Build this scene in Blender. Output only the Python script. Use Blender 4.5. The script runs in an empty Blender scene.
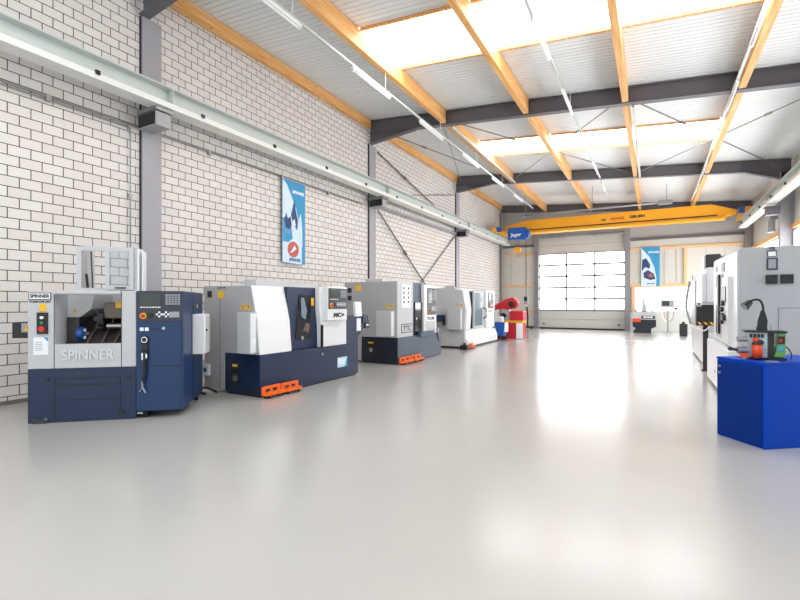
import bpy, bmesh, math, random
from mathutils import Vector, Matrix
random.seed(7)
S = bpy.context.scene
COL = S.collection
PI = math.pi

# ------------------------------------------------------------ camera / world / exposure
cam_d = bpy.data.cameras.new('camera')
cam = bpy.data.objects.new('camera', cam_d); COL.objects.link(cam)
cam_d.sensor_fit = 'HORIZONTAL'; cam_d.sensor_width = 36.0
cam_d.lens = 452.5 / 800 * 36.0
cam_d.shift_y = 3.6 / 800
cam_d.clip_start = 0.05; cam_d.clip_end = 200
cam.location = (0, 0, 1.364); cam.rotation_euler = (PI/2, 0, 0.5092)
S.camera = cam
w = bpy.data.worlds.new('daylight'); S.world = w; w.use_nodes = True
bg = w.node_tree.nodes['Background']
bg.inputs[0].default_value = (0.92, 0.96, 1.0, 1); bg.inputs[1].default_value = 1.25
S.view_settings.view_transform = 'Standard'; S.view_settings.look = 'None'
S.view_settings.gamma = 1.0; S.view_settings.exposure = 0.32
S.view_settings.use_curve_mapping = False
SKY_E, WIN_E = 6.0, 5.5

# ------------------------------------------------------------ materials
MATS = {}
def lin(c):
    return tuple(((v/255)/12.92 if v/255 <= .04045 else ((v/255+.055)/1.055)**2.4) for v in c)
def mat(name, rgb, rough=.45, metal=0.0, var=.06, scale=6.0, spec=.5, bump=0.0, emit=0, alpha=None):
    if name in MATS: return MATS[name]
    m = bpy.data.materials.new(name); m.use_nodes = True
    nt = m.node_tree; b = nt.nodes['Principled BSDF']
    c = lin(rgb)
    tc = nt.nodes.new('ShaderNodeTexCoord'); nz = nt.nodes.new('ShaderNodeTexNoise')
    nz.inputs['Scale'].default_value = scale; nz.inputs['Detail'].default_value = 4
    nt.links.new(tc.outputs['Object'], nz.inputs['Vector'])
    mx = nt.nodes.new('ShaderNodeMixRGB')
    mx.inputs[1].default_value = tuple(v*(1-var) for v in c)+(1,)
    mx.inputs[2].default_value = tuple(min(1, v*(1+var)) for v in c)+(1,)
    nt.links.new(nz.outputs['Fac'], mx.inputs[0]); nt.links.new(mx.outputs[0], b.inputs['Base Color'])
    b.inputs['Roughness'].default_value = rough; b.inputs['Metallic'].default_value = metal
    b.inputs['Specular IOR Level'].default_value = spec
    if bump:
        bp = nt.nodes.new('ShaderNodeBump'); bp.inputs['Strength'].default_value = bump; bp.inputs['Distance'].default_value = .01
        n2 = nt.nodes.new('ShaderNodeTexNoise'); n2.inputs['Scale'].default_value = scale*14
        nt.links.new(tc.outputs['Object'], n2.inputs['Vector'])
        nt.links.new(n2.outputs['Fac'], bp.inputs['Height']); nt.links.new(bp.outputs[0], b.inputs['Normal'])
    if emit:
        b.inputs['Emission Color'].default_value = c+(1,); b.inputs['Emission Strength'].default_value = emit
    MATS[name] = m
    return m

def brick_mat():
    m = bpy.data.materials.new('sand_lime_block'); m.use_nodes = True
    nt = m.node_tree; b = nt.nodes['Principled BSDF']; N = nt.nodes.new; L = nt.links.new
    tc = N('ShaderNodeNewGeometry'); sx = N('ShaderNodeSeparateXYZ'); L(tc.outputs['Position'], sx.inputs[0])
    a1 = N('ShaderNodeMath'); a1.operation = 'ADD'; a1.inputs[1].default_value = 13.3-2.74-.007+.266
    a2 = N('ShaderNodeMath'); a2.operation = 'ADD'; a2.inputs[1].default_value = -.110+.142*2
    L(sx.outputs['Y'], a1.inputs[0]); L(sx.outputs['Z'], a2.inputs[0])
    cx = N('ShaderNodeCombineXYZ'); L(a1.outputs[0], cx.inputs[0]); L(a2.outputs[0], cx.inputs[1])
    br = N('ShaderNodeTexBrick'); br.offset = .5; br.squash = 1.0
    br.inputs['Scale'].default_value = 1.0
    br.inputs['Brick Width'].default_value = .266; br.inputs['Row Height'].default_value = .142
    br.inputs['Mortar Size'].default_value = .0062; br.inputs['Mortar Smooth'].default_value = .15
    br.inputs['Color1'].default_value = lin((235, 230, 225))+(1,); br.inputs['Color2'].default_value = lin((227, 221, 216))+(1,)
    br.inputs['Mortar'].default_value = lin((86, 77, 72))+(1,)
    L(cx.outputs[0], br.inputs['Vector'])
    nz = N('ShaderNodeTexNoise'); nz.inputs['Scale'].default_value = 55; nz.inputs['Detail'].default_value = 6
    L(tc.outputs['Position'], nz.inputs['Vector'])
    mx = N('ShaderNodeMixRGB'); mx.blend_type = 'MULTIPLY'; mx.inputs[0].default_value = .16
    L(br.outputs['Color'], mx.inputs[1]); L(nz.outputs['Fac'], mx.inputs[2])
    L(mx.outputs[0], b.inputs['Base Color'])
    b.inputs['Roughness'].default_value = .85; b.inputs['Specular IOR Level'].default_value = .25
    iv = N('ShaderNodeMath'); iv.operation = 'SUBTRACT'; iv.inputs[0].default_value = 1.0; L(br.outputs['Fac'], iv.inputs[1])
    bp = N('ShaderNodeBump'); bp.inputs['Strength'].default_value = .6; bp.inputs['Distance'].default_value = .008
    L(iv.outputs[0], bp.inputs['Height']); L(bp.outputs[0], b.inputs['Normal'])
    return m

def floor_mat():
    m = bpy.data.materials.new('epoxy_floor'); m.use_nodes = True
    nt = m.node_tree; b = nt.nodes['Principled BSDF']; N = nt.nodes.new; L = nt.links.new
    g = N('ShaderNodeNewGeometry')
    n1 = N('ShaderNodeTexNoise'); n1.inputs['Scale'].default_value = .5; n1.inputs['Detail'].default_value = 2
    n2 = N('ShaderNodeTexNoise'); n2.inputs['Scale'].default_value = 90; n2.inputs['Detail'].default_value = 3
    n3 = N('ShaderNodeTexNoise'); n3.inputs['Scale'].default_value = 5.5; n3.inputs['Detail'].default_value = 3
    for n in (n1, n2, n3): L(g.outputs['Position'], n.inputs['Vector'])
    mx = N('ShaderNodeMixRGB'); mx.inputs[1].default_value = lin((178, 176, 172))+(1,); mx.inputs[2].default_value = lin((194, 192, 187))+(1,)
    L(n1.outputs['Fac'], mx.inputs[0])
    m2 = N('ShaderNodeMixRGB'); m2.blend_type = 'MULTIPLY'; m2.inputs[0].default_value = .10
    L(mx.outputs[0], m2.inputs[1]); L(n2.outputs['Fac'], m2.inputs[2]); L(m2.outputs[0], b.inputs['Base Color'])
    b.inputs['Roughness'].default_value = .27
    b.inputs['Specular IOR Level'].default_value = .5
    b.inputs['Coat Weight'].default_value = .6; b.inputs['Coat Roughness'].default_value = .19
    bp = N('ShaderNodeBump'); bp.inputs['Strength'].default_value = .11; bp.inputs['Distance'].default_value = .02
    L(n3.outputs['Fac'], bp.inputs['Height'])
    b2 = N('ShaderNodeBump'); b2.inputs['Strength'].default_value = .10; b2.inputs['Distance'].default_value = .002
    L(n2.outputs['Fac'], b2.inputs['Height']); L(bp.outputs[0], b2.inputs['Normal']); L(b2.outputs[0], b.inputs['Normal'])
    return m

def wood_mat():
    m = bpy.data.materials.new('spruce_glulam'); m.use_nodes = True
    nt = m.node_tree; b = nt.nodes['Principled BSDF']; N = nt.nodes.new; L = nt.links.new
    g = N('ShaderNodeTexCoord'); mp = N('ShaderNodeMapping'); mp.inputs['Scale'].default_value = (14, .7, 14)
    L(g.outputs['Object'], mp.inputs[0])
    n1 = N('ShaderNodeTexNoise'); n1.inputs['Scale'].default_value = 2.0; n1.inputs['Detail'].default_value = 6; L(mp.outputs[0], n1.inputs['Vector'])
    n2 = N('ShaderNodeTexVoronoi'); n2.inputs['Scale'].default_value = 3.2; L(g.outputs['Object'], n2.inputs['Vector'])
    cr = N('ShaderNodeValToRGB'); cr.color_ramp.elements[0].color = lin((214, 147, 78))+(1,); cr.color_ramp.elements[1].color = lin((242, 194, 128))+(1,)
    cr.color_ramp.elements[0].position = .3; cr.color_ramp.elements[1].position = .7
    L(n1.outputs['Fac'], cr.inputs[0])
    kr = N('ShaderNodeValToRGB'); kr.color_ramp.elements[0].position = .05; kr.color_ramp.elements[0].color = (.35, .18, .08, 1)
    kr.color_ramp.elements[1].position = .09; kr.color_ramp.elements[1].color = (1, 1, 1, 1); L(n2.outputs['Distance'], kr.inputs[0])
    mx = N('ShaderNodeMixRGB'); mx.blend_type = 'MULTIPLY'; mx.inputs[0].default_value = .8
    L(cr.outputs[0], mx.inputs[1]); L(kr.outputs[0], mx.inputs[2]); L(mx.outputs[0], b.inputs['Base Color'])
    b.inputs['Roughness'].default_value = .55
    return m

def glass_mat():
    m = bpy.data.materials.new('clear_guard_pane'); m.use_nodes = True
    nt = m.node_tree; nt.nodes.remove(nt.nodes['Principled BSDF']); N = nt.nodes.new; L = nt.links.new
    o = nt.nodes['Material Output']
    t = N('ShaderNodeBsdfTransparent'); t.inputs[0].default_value = (.80, .84, .86, 1)
    g = N('ShaderNodeBsdfGlossy'); g.inputs['Roughness'].default_value = .05
    mx = N('ShaderNodeMixShader'); mx.inputs[0].default_value = .12
    L(t.outputs[0], mx.inputs[1]); L(g.outputs[0], mx.inputs[2]); L(mx.outputs[0], o.inputs[0])
    return m

BRICK, FLOOR, WOOD, GLASS = brick_mat(), floor_mat(), wood_mat(), glass_mat()
GLAREWOOD = mat('glare_timber_rail', (226, 186, 140), .55, var=.08, scale=9)  # timber colour lightened to stand for glare along the end wall
WHITE = mat('machine_white', (226, 228, 230), .38, var=.03)
LGREY = mat('machine_light_grey', (190, 192, 195), .42, var=.03)
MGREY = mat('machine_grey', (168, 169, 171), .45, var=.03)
NAVY = mat('machine_navy', (16, 37, 70), .40, var=.05)
DNAVY = mat('machine_dark_navy', (20, 27, 42), .42, var=.05)
STEELBLUE = mat('machine_steel_blue', (60, 76, 98), .42, var=.05)
BLUE = mat('cabinet_control_blue', (11, 48, 92), .35, var=.05)
CABBLUE = mat('cabinet_royal_blue', (2, 66, 178), .45, var=.04, spec=.15)
CABDOOR = mat('cabinet_door_blue', (2, 46, 126), .45, var=.04, spec=.15)
BLACK = mat('black_plastic', (26, 27, 30), .45, var=.1)
DARK = mat('dark_panel', (48, 52, 60), .4, var=.08)
SCREEN = mat('screen_glass', (52, 60, 58), .18, var=.03)
DKGLASS = mat('tinted_window', (20, 24, 32), .06, var=.1, spec=.7)
PALEGLASS = mat('pale_window', (120, 140, 152), .07, var=.1, spec=.7)
KEYS = mat('key_grey', (150, 156, 164), .5, var=.1, scale=40)
STEEL = mat('bare_steel', (176, 178, 180), .3, .8, var=.08)
COLGREY = mat('column_grey', (160, 159, 164), .5, var=.03)
BEAMGREY = mat('beam_dark_grey', (98, 96, 102), .5, var=.04)
FLANGE = mat('runway_flange_white', (226, 227, 223), .45, var=.03)
ZINC = mat('runway_pale_grey', (192, 200, 196), .45, var=.03)
GALV = mat('galvanised', (152, 154, 154), .4, .5, var=.08)
SHEET = mat('roof_sheet', (226, 229, 230), .42, var=.02)
PANEL = mat('sandwich_panel', (206, 204, 196), .55, var=.02)
PANELG = mat('grey_wall_panel', (172, 172, 170), .55, var=.02)
SKIRT = mat('pale_green_wall', (205, 211, 203), .5, var=.03)
DOORF = mat('door_frame_grey', (140, 142, 146), .45, var=.04)
DOORP = mat('door_panel_grey', (203, 203, 198), .5, var=.02)
ORANGE = mat('skate_orange', (236, 106, 32), .45, var=.06)
CRANE = mat('crane_yellow', (252, 174, 28), .4, var=.04)
HOIST = mat('hoist_blue', (24, 92, 178), .4, var=.06)
RED = mat('saw_red', (196, 30, 44), .4, var=.06)
YEL = mat('sticker_yellow', (240, 186, 30), .5, var=.03)
GRN = mat('button_green', (40, 130, 80), .4, var=.03)
BTNRED = mat('button_red', (200, 40, 40), .4, var=.03)
PAPER = mat('paper_white', (236, 240, 244), .6, var=.02)
CYAN = mat('print_cyan', (70, 160, 205), .6, var=.05)
BANBLUE = mat('banner_blue', (48, 148, 196), .6, var=.06)
BANDARK = mat('banner_dark', (36, 66, 110), .6, var=.35, scale=14)
BANPALE = mat('banner_pale', (206, 224, 238), .6, var=.08, scale=10)
BANRED = mat('banner_copper', (190, 96, 84), .6, var=.3, scale=20)
LAMPW = mat('luminaire_white', (240, 241, 242), .4, var=.01)
LETTER = mat('letter_black', (30, 30, 34), .5, var=.02)
LETRED = mat('letter_red', (204, 44, 26), .5, var=.02)
LETWHITE = mat('letter_white', (240, 244, 248), .5, var=.02)
LETBLUE = mat('letter_blue', (42, 98, 160), .5, var=.02)
GREEN = mat('grinder_green', (92, 158, 84), .4, var=.05)
TEAL = mat('grinder_guard', (176, 200, 214), .3, var=.05)
REDOR = mat('motor_vermilion', (228, 74, 36), .4, var=.05)
BRONZE = mat('turret_bronze', (104, 92, 82), .4, .3, var=.12)
DKCOVER = mat('way_cover', (70, 64, 62), .38, .3, var=.15)
CHUCK = mat('chuck_blue', (30, 86, 170), .3, .3, var=.2, scale=20)
RUBBER = mat('rubber', (34, 34, 36), .7)
SKYM = mat('skylight_sheet', (252, 253, 255), .5, var=.01, emit=SKY_E)
WINM = mat('daylit_pane', (250, 252, 255), .3, var=.01, emit=WIN_E)

# ------------------------------------------------------------ mesh helpers
class MB:
    def __init__(s): s.bm = bmesh.new()
    def box(s, x0, y0, z0, x1, y1, z1, bev=0.0, seg=2):
        t = bmesh.new()
        bmesh.ops.create_cube(t, size=1.0)
        for v in t.verts:
            v.co = Vector((x0+(v.co.x+.5)*(x1-x0), y0+(v.co.y+.5)*(y1-y0), z0+(v.co.z+.5)*(z1-z0)))
        if bev: bmesh.ops.bevel(t, geom=list(t.edges), offset=bev, segments=seg, affect='EDGES', profile=.5)
        s._merge(t); return s
    def _merge(s, t, M=None):
        if M is not None: bmesh.ops.transform(t, matrix=M, verts=t.verts)
        bmesh.ops.recalc_face_normals(t, faces=t.faces)
        me = bpy.data.meshes.new('tmp'); t.to_mesh(me); t.free()
        s.bm.from_mesh(me); bpy.data.meshes.remove(me)
    def prism(s, poly, axis, a, b, bev=0.0):
        """poly: 2-D outline; axis 'x': poly is (y,z); 'y': (x,z); 'z': (x,y)"""
        t = bmesh.new()
        def P(p, q):
            return {'x': (q, p[0], p[1]), 'y': (p[0], q, p[1]), 'z': (p[0], p[1], q)}[axis]
        A = [t.verts.new(P(p, a)) for p in poly]; B = [t.verts.new(P(p, b)) for p in poly]
        n = len(poly)
        t.faces.new(A[::-1]); t.faces.new(B)
        for i in range(n): t.faces.new((A[i], A[(i+1) % n], B[(i+1) % n], B[i]))
        if bev: bmesh.ops.bevel(t, geom=list(t.edges), offset=bev, segments=2, affect='EDGES', profile=.5)
        s._merge(t); return s
    def loft(s, secs, cap=True):
        t = bmesh.new(); R = [[t.verts.new(p) for p in q] for q in secs]; n = len(secs[0])
        for a, b in zip(R, R[1:]):
            for i in range(n): t.faces.new((a[i], a[(i+1) % n], b[(i+1) % n], b[i]))
        if cap: t.faces.new(R[0][::-1]); t.faces.new(R[-1])
        s._merge(t); return s
    def cyl(s, p, q, r, r2=None, seg=16):
        p, q = Vector(p), Vector(q); d = q-p
        t = bmesh.new()
        bmesh.ops.create_cone(t, cap_ends=True, segments=seg, radius1=r, radius2=r if r2 is None else r2, depth=d.length)
        M = Matrix.Translation((p+q)/2) @ d.to_track_quat('Z', 'Y').to_matrix().to_4x4()
        s._merge(t, M); return s
    def ball(s, c, r, sc=(1, 1, 1)):
        t = bmesh.new(); bmesh.ops.create_uvsphere(t, u_segments=14, v_segments=8, radius=r)
        s._merge(t, Matrix.Translation(c) @ Matrix.Diagonal((*sc, 1))); return s
    def tube(s, pts, r, seg=8, smooth=0):
        P = [Vector(p) for p in pts]
        for _ in range(smooth):
            Q = [P[0]]
            for a, b in zip(P, P[1:]): Q += [a*.75+b*.25, a*.25+b*.75]
            P = Q+[P[-1]]
        secs = []
        up = Vector((0, 0, 1))
        for i, p in enumerate(P):
            d = (P[min(i+1, len(P)-1)]-P[max(i-1, 0)]).normalized()
            u = up if abs(d.z) < .95 else Vector((1, 0, 0))
            a = d.cross(u).normalized(); b = a.cross(d).normalized()
            secs.append([p+(a*math.cos(2*PI*k/seg)+b*math.sin(2*PI*k/seg))*r for k in range(seg)])
        s.loft(secs); return s
    def build(s, name, m, parent=None, smooth=False, loc=None, rotz=None):
        me = bpy.data.meshes.new(name); s.bm.to_mesh(me); s.bm.free()
        me.materials.append(m)
        if smooth:
            for p in me.polygons: p.use_smooth = True
        o = bpy.data.objects.new(name, me); COL.objects.link(o)
        if parent: o.parent = parent
        if loc: o.location = loc
        if rotz is not None: o.rotation_euler = (0, 0, rotz)
        return o
def box(name, m, parent, *a, bev=0.0): return MB().box(*a, bev=bev).build(name, m, parent)
def tag(o, label, cat, group=None):
    o['label'] = label; o['category'] = cat
    if group: o['group'] = group
    return o
def thing(name, label, cat, loc=(0, 0, 0), rot=0.0, group=None):
    o = bpy.data.objects.new(name, None); COL.objects.link(o); o.empty_display_size = .1
    o.location = loc; o.rotation_euler = (0, 0, rot)
    return tag(o, label, cat, group)
def struct(o, label=None):
    o['kind'] = 'structure'
    if label: o['label'] = label
    return o
def text(name, body, size, m, parent, loc, rot=(PI/2, 0, 0), depth=.002, bold=0.0, sx=1.0, shear=0.0, align='CENTER'):
    cu = bpy.data.curves.new(name, 'FONT'); cu.body = body; cu.size = size; cu.extrude = depth; cu.offset = bold
    cu.align_x = align; cu.align_y = 'CENTER'; cu.shear = shear
    t = bpy.data.objects.new('tmp', cu); COL.objects.link(t)
    bpy.context.view_layer.update()
    dg = bpy.context.evaluated_depsgraph_get()
    me = bpy.data.meshes.new_from_object(t.evaluated_get(dg)); me.name = name
    bpy.data.objects.remove(t); bpy.data.curves.remove(cu)
    me.materials.clear(); me.materials.append(m)
    for v in me.vertices: v.co.x *= sx
    o = bpy.data.objects.new(name, me); COL.objects.link(o); o.parent = parent
    o.location = loc; o.rotation_euler = rot
    return o
def plate(x0, z0, x1, z1, y, t=.006):
    """thin box on a front plane y (outwards = -y)"""
    return MB().box(x0, y-t, z0, x1, y+.002, z1)
def splate(y0, z0, y1, z1, x, t=.006):
    """thin box on a left side plane x (outwards = -x)"""
    return MB().box(x-t, y0, z0, x+.002, y1, z1)
def frame_xz(mb, x0, z0, x1, z1, y0, y1, wd):
    mb.box(x0, y0, z0, x0+wd, y1, z1); mb.box(x1-wd, y0, z0, x1, y1, z1)
    mb.box(x0+wd, y0, z0, x1-wd, y1, z0+wd); mb.box(x0+wd, y0, z1-wd, x1-wd, y1, z1); return mb
def triangle_sign(name, parent, cx, cz, size, plane, off):
    h = size*.5
    if plane == 'y': mb = MB().prism([(cx-h, cz-h*.8), (cx+h, cz-h*.8), (cx, cz+h)], 'y', off-.006, off+.001)
    else: mb = MB().prism([(cx-h, cz-h*.8), (cx+h, cz-h*.8), (cx, cz+h)], 'x', off-.006, off+.001)
    o = mb.build(name, YEL, parent)
    if plane == 'y': b = MB().box(cx-h*.1, off-.008, cz-h*.45, cx+h*.1, off-.005, cz+h*.45)
    else: b = MB().box(off-.008, cx-h*.1, cz-h*.45, off-.005, cx+h*.1, cz+h*.45)
    b.build('warning_mark', BLACK, o)
    return o

# ------------------------------------------------------------ the building
XL, XR, YE, YB = -7.6, 3.9, 25.5, -2.5
Y0, BAY = 4.594, 6.9646
FR = [Y0, Y0+BAY+.1, Y0+2*BAY+.1, YE-.12]
def zb(x): return 5.96-.085*(x+.57)          # underside of the roof beams
def zr(x): return zb(x)+.40                  # underside of the roof sheet
struct(box('floor', FLOOR, None, XL-.4, YB-1.5, -.15, XR+.4, YE+.4, 0.0))
mb = MB().prism([(YB, -.02), (YE+.3, -.02), (YE+.3, zr(XL)+.1), (YB, zr(XL)+.1)], 'x', XL-.3, XL)
struct(mb.build('wall_left', BRICK))
struct(box('baseboard_left', mat('base_sealant', (120, 112, 104), .7), None, XL, YB, 0, XL+.012, YE, .055))

def wall_grid(mb, us, vs, holes, f):
    for i in range(len(us)-1):
        for j in range(len(vs)-1):
            a, b, c, d = us[i], us[i+1], vs[j], vs[j+1]
            if any(a >= h[0]-1e-6 and b <= h[1]+1e-6 and c >= h[2]-1e-6 and d <= h[3]+1e-6 for h in holes): continue
            f(mb, a, b, c, d)
# end wall: door opening, window band
DX0, DX1, DZ1 = -5.48, -1.20, 5.02
holes = [(DX0, DX1, 0, DZ1), (-.78, 1.30, .96, 2.18), (1.42, 3.50, .96, 2.18)]
mb = MB()
wall_grid(mb, [XL, DX0, DX1, -.78, 1.30, 1.42, 3.50, XR], [0, .96, 2.18, 4.5, DZ1, 6.1], holes,
          lambda m, a, b, c, d: m.box(a, YE, c, b, YE+.2, d))
mb.prism([(XL, 6.1), (XR, 6.1), (XR, zr(XR)+.1), (XL, zr(XL)+.1)], 'y', YE, YE+.2)
struct(mb.build('wall_end', PANEL))
mb = MB()                                    # panel joints, upper grey zone and skirt stand a little proud
mb.prism([(XL, 4.62), (XR, 4.62), (XR, zr(XR)), (DX0+2, zr(DX0+2)), (XL, zr(XL))], 'y', YE-.02, YE+.01)
mb2 = MB()
for a, b in [(XL, DX0-.2), (DX1+.2, XR)]: mb2.box(a, YE-.022, 4.62, b, YE, zr(b)-.02)
mb2.box(DX0-.2, YE-.022, 5.25, DX1+.2, YE, zr(DX1)-.02)
mb.bm.free()
struct(mb2.build('trim_1', PANELG), 'grey upper cladding of the end wall')
struct(box('trim_2', SKIRT, None, DX1+.22, YE-.02, 0, XR, YE, .94), 'pale skirt panel under the end windows')
mb = MB()
for x in [-7.0, -6.2, .5, 1.0, 2.2, 2.9]:
    for z0, z1 in ((2.42, 4.0), (4.70, 5.7)): mb.box(x-.006, YE-.026, z0, x+.006, YE+.001, z1)
struct(mb.build('trim_3', PANELG), 'vertical panel joints of the end wall')
def rail(n, x0, z0, x1, z1, y0=YE-.09, m=GLAREWOOD, label=None):
    return struct(box('trim_%d' % n, m, None, x0, y0, z0, x1, YE, z1), label)
rail(4, XL, 4.02, DX0-.22, 4.14, label='upper timber rail left of the door')
rail(5, XL, 2.28, DX0-.22, 2.40, label='lower timber rail left of the door')
rail(6, DX1+.22, 4.02, XR, 4.14, label='upper timber rail right of the door')
rail(7, DX1+.22, 2.19, XR, 2.34, label='timber rail over the end windows')
rail(8, 1.30, 2.34, 1.42, 4.02, label='timber post on the end wall')
rail(9, -.92, .90, -.78, 2.19, label='timber post left of the end windows')
rail(10, 1.30, .90, 1.42, 2.19, m=PAPER, label='white post between the end windows')
rail(11, XL, 4.50, DX0-.22, 4.62, YE-.12, BEAMGREY, 'grey steel rail left of the door')
rail(12, DX1+.22, 4.50, XR, 4.62, YE-.12, BEAMGREY, 'grey steel rail right of the door')
rail(13, XL, .90, DX0-.22, 1.0, label='lowest timber rail left of the door')
for i, (a, b) in enumerate([(-.78, 1.30), (1.42, 3.50)]):
    o = struct(box('window_%d' % (i+1), WINM, None, a+.05, YE+.06, 1.01, b-.05, YE+.09, 2.13))
    f = frame_xz(MB(), a, .96, b, 2.18, YE+.02, YE+.12, .05); f.box((a+b)/2-.03, YE+.02, 1.01, (a+b)/2+.03, YE+.12, 2.13)
    f.build('window_frame', PAPER, o)
# sectional door
d = struct(MB().box(DX0+.02, YE+.07, .06, DX1-.02, YE+.11, 1.01).build('door_1', DOORP))
box('door_panel', DOORP, d, DX0+.02, YE+.07, 4.05, DX1-.02, YE+.11, DZ1)
f = MB()
dw = (DX1-DX0-.04)/3
for k in range(5):
    z = 1.01+k*.608
    f.box(DX0+.02, YE+.05, z-.05, DX1-.02, YE+.12, z+.05)
f.box(DX0+.02, YE+.05, 4.02, DX1-.02, YE+.12, 4.08)
for k in range(4):
    x = DX0+.02+dw*k
    f.box(x-.045 if k else x, YE+.05, 1.01, x+.045 if k < 3 else x, YE+.12, 4.05)
f.build('door_frame', DOORF, d)
for k in range(5):
    for j in range(3):
        box('pane', WINM, d, DX0+.02+dw*j+.036, YE+.08, 1.04+k*.608, DX0+.02+dw*(j+1)-.036, YE+.10, 1.588+k*.608)
f = MB().box(DX0, YE+.05, 0, DX1, YE+.12, .07); f.build('bottom_seal', RUBBER, d)
f = MB().box(DX0+.02, YE+.06, .52, DX1-.02, YE+.075, .535); f.box(DX0+.02, YE+.06, 4.5, DX1-.02, YE+.075, 4.515); f.build('panel_joint', DOORF, d)
for x in (DX0+.25, DX1-.3): MB().box(x-.06, YE+.03, .24, x+.06, YE+.075, .30).build('roller_bracket', BLACK, d)
struct(MB().box(DX0-.22, YE-.14, 0, DX0, YE+.1, 5.3).box(DX0-.06, YE-.18, 0, DX0+.03, YE-.02, 5.1).build('trim_14', DOORF), 'grey steel jamb left of the door')
struct(MB().box(DX1, YE-.14, 0, DX1+.22, YE+.1, 5.3).box(DX1-.03, YE-.18, 0, DX1+.06, YE-.02, 5.1).build('trim_15', DOORF), 'grey steel jamb right of the door')
struct(MB().box(DX0, YE-.14, 5.02, DX1, YE+.1, 5.25).cyl((DX0, YE-.2, 4.93), (DX0+1.4, YE-.2, 4.93), .06).cyl((DX1-1.6, YE-.2, 4.93), (DX1, YE-.2, 4.93), .06)
       .cyl((DX0, YE-.2, 4.93), (DX1, YE-.2, 4.93), .02).build('trim_16', DOORF), 'door lintel with spring shaft')

# right wall with daylit band
mb = MB()
wall_grid(mb, [YB, 6.0, 24.6, YE+.2], [0, 1.0, 3.72, zr(XR)+.1], [(6.0, 24.6, 1.0, 3.72)], lambda m, a, b, c, d: m.box(XR, a, c, XR+.2, b, d))
struct(mb.build('wall_right', PANEL))
n = 3
for k in range(6):
    a = 6.0+k*3.1
    o = struct(box('window_%d' % n, WINM, None, XR+.05, a+.05, 1.05, XR+.08, a+3.05, 3.67)); n += 1
    m2 = MB().box(XR, a, 1.0, XR+.1, a+.05, 3.72).box(XR, a+3.05, 1.0, XR+.1, a+3.1, 3.72).box(XR, a+.05, 1.0, XR+.1, a+3.05, 1.05).box(XR, a+.05, 3.67, XR+.1, a+3.05, 3.72)
    m2.build('window_frame', PAPER, o)
struct(box('trim_17', WOOD, None, XR-.08, 6.0, 3.73, XR, YE, 3.88), 'timber rail over the right wall windows')

# roof sheet (ribs run across the hall), skylights
PL = [-7.52, -5.06, -2.80, -.55, 1.61]      # timber purlin lines
SKB = [(.35, 2.10), (7.31, 9.05), (14.27, 15.97)]
def rib_sheet(mb, xa, xb, ya, yb):
    prof = []; y = ya; st = .125
    while y < yb-1e-4:
        for dy, dz in ((0, 0), (.085, 0), (.095, .012), (.115, .012)):
            if y+dy < yb-1e-4: prof.append((y+dy, dz))
        y += st
    prof.append((yb, prof[-1][1]))
    lo = [(p[0], p[1]) for p in prof]; up = [(yb, .12), (ya, .12)]
    sec = lo+up
    mb.loft([[(x, p[0], zr(x)+p[1]) for p in sec] for x in (xa, xb)])
mb = MB()
XA, XB = XL-.3, XR+.3
yy = YB
for a, b in SKB:
    rib_sheet(mb, XA, XB, yy, a); rib_sheet(mb, XA, PL[1], a, b); rib_sheet(mb, PL[4], XB, a, b); yy = b
rib_sheet(mb, XA, XB, yy, YE+.3)
struct(mb.build('ceiling', SHEET))
tn = 18
for i, (a, b) in enumerate(SKB):
    m2 = MB().loft([[(x, a-.05, zr(x)+.03), (x, b+.05, zr(x)+.03), (x, b+.05, zr(x)+.05), (x, a-.05, zr(x)+.05)] for x in (PL[1]-.1, PL[4]+.1)])
    struct(m2.build('window_%d' % n, SKYM), 'translucent roof skylight band'); n += 1
    if i == 0: continue
    m2 = MB()
    for k in (1, 2, 3):
        for y in (a, b-.06):
            m2.loft([[(x, y, zr(x)-.045), (x, y+.06, zr(x)-.045), (x, y+.06, zr(x)+.03), (x, y, zr(x)+.03)] for x in (PL[k]+.08, PL[k+1]-.08)])
    struct(m2.build('trim_%d' % tn, WOOD), 'timber edging of a skylight'); tn += 1

# steel frames
def hsec_column(name, label, x0, x1, y, w, ztop):
    """front flange at x1 (hall side), web along x"""
    s = 1 if x1 > x0 else -1
    t = thing(name, label, 'column', ((x0+x1)/2, y, 0))
    D = abs(x1-x0)/2
    box('flange', COLGREY, t, -D, -w/2, 0, -D+.022, w/2, ztop)
    box('flange', COLGREY, t, D-.022, -w/2, 0, D, w/2, ztop)
    box('web', COLGREY, t, -D+.022, -.012, 0, D-.022, .012, ztop)
    box('base_plate', COLGREY, t, -D, -w/2-.03, 0, D, w/2+.03, .025)
    return t
CY = [4.73, 11.78, 18.78]
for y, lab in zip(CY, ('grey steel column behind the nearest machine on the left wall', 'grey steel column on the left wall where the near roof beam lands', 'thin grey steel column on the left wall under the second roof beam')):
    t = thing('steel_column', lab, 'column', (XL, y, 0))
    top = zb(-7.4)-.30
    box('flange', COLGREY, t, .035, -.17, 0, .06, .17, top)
    box('web', BLACK, t, .002, -.185, 0, .035, .165, top)  # black strip painted in for the shadow gap left of the flange
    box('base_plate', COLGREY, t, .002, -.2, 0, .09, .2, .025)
hsec_column('steel_column', 'grey corner column where the left wall meets the end wall', XL+.01, -7.45, FR[3]-.12, .16, zb(-7.4)-.05)
hsec_column('steel_column', 'dark column on the right wall above the large grey machine', XR-.01, 3.55, FR[2], .30, zb(3.7)-.05)
hsec_column('steel_column', 'right hand corner column beside the end wall windows', XR-.01, 3.62, FR[3]-.12, .24, zb(3.7)-.05)
hsec_column('steel_column', 'right wall column nearest the camera, mostly hidden', XR-.01, 3.55, FR[1], .30, zb(3.7)-.05)
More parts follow.
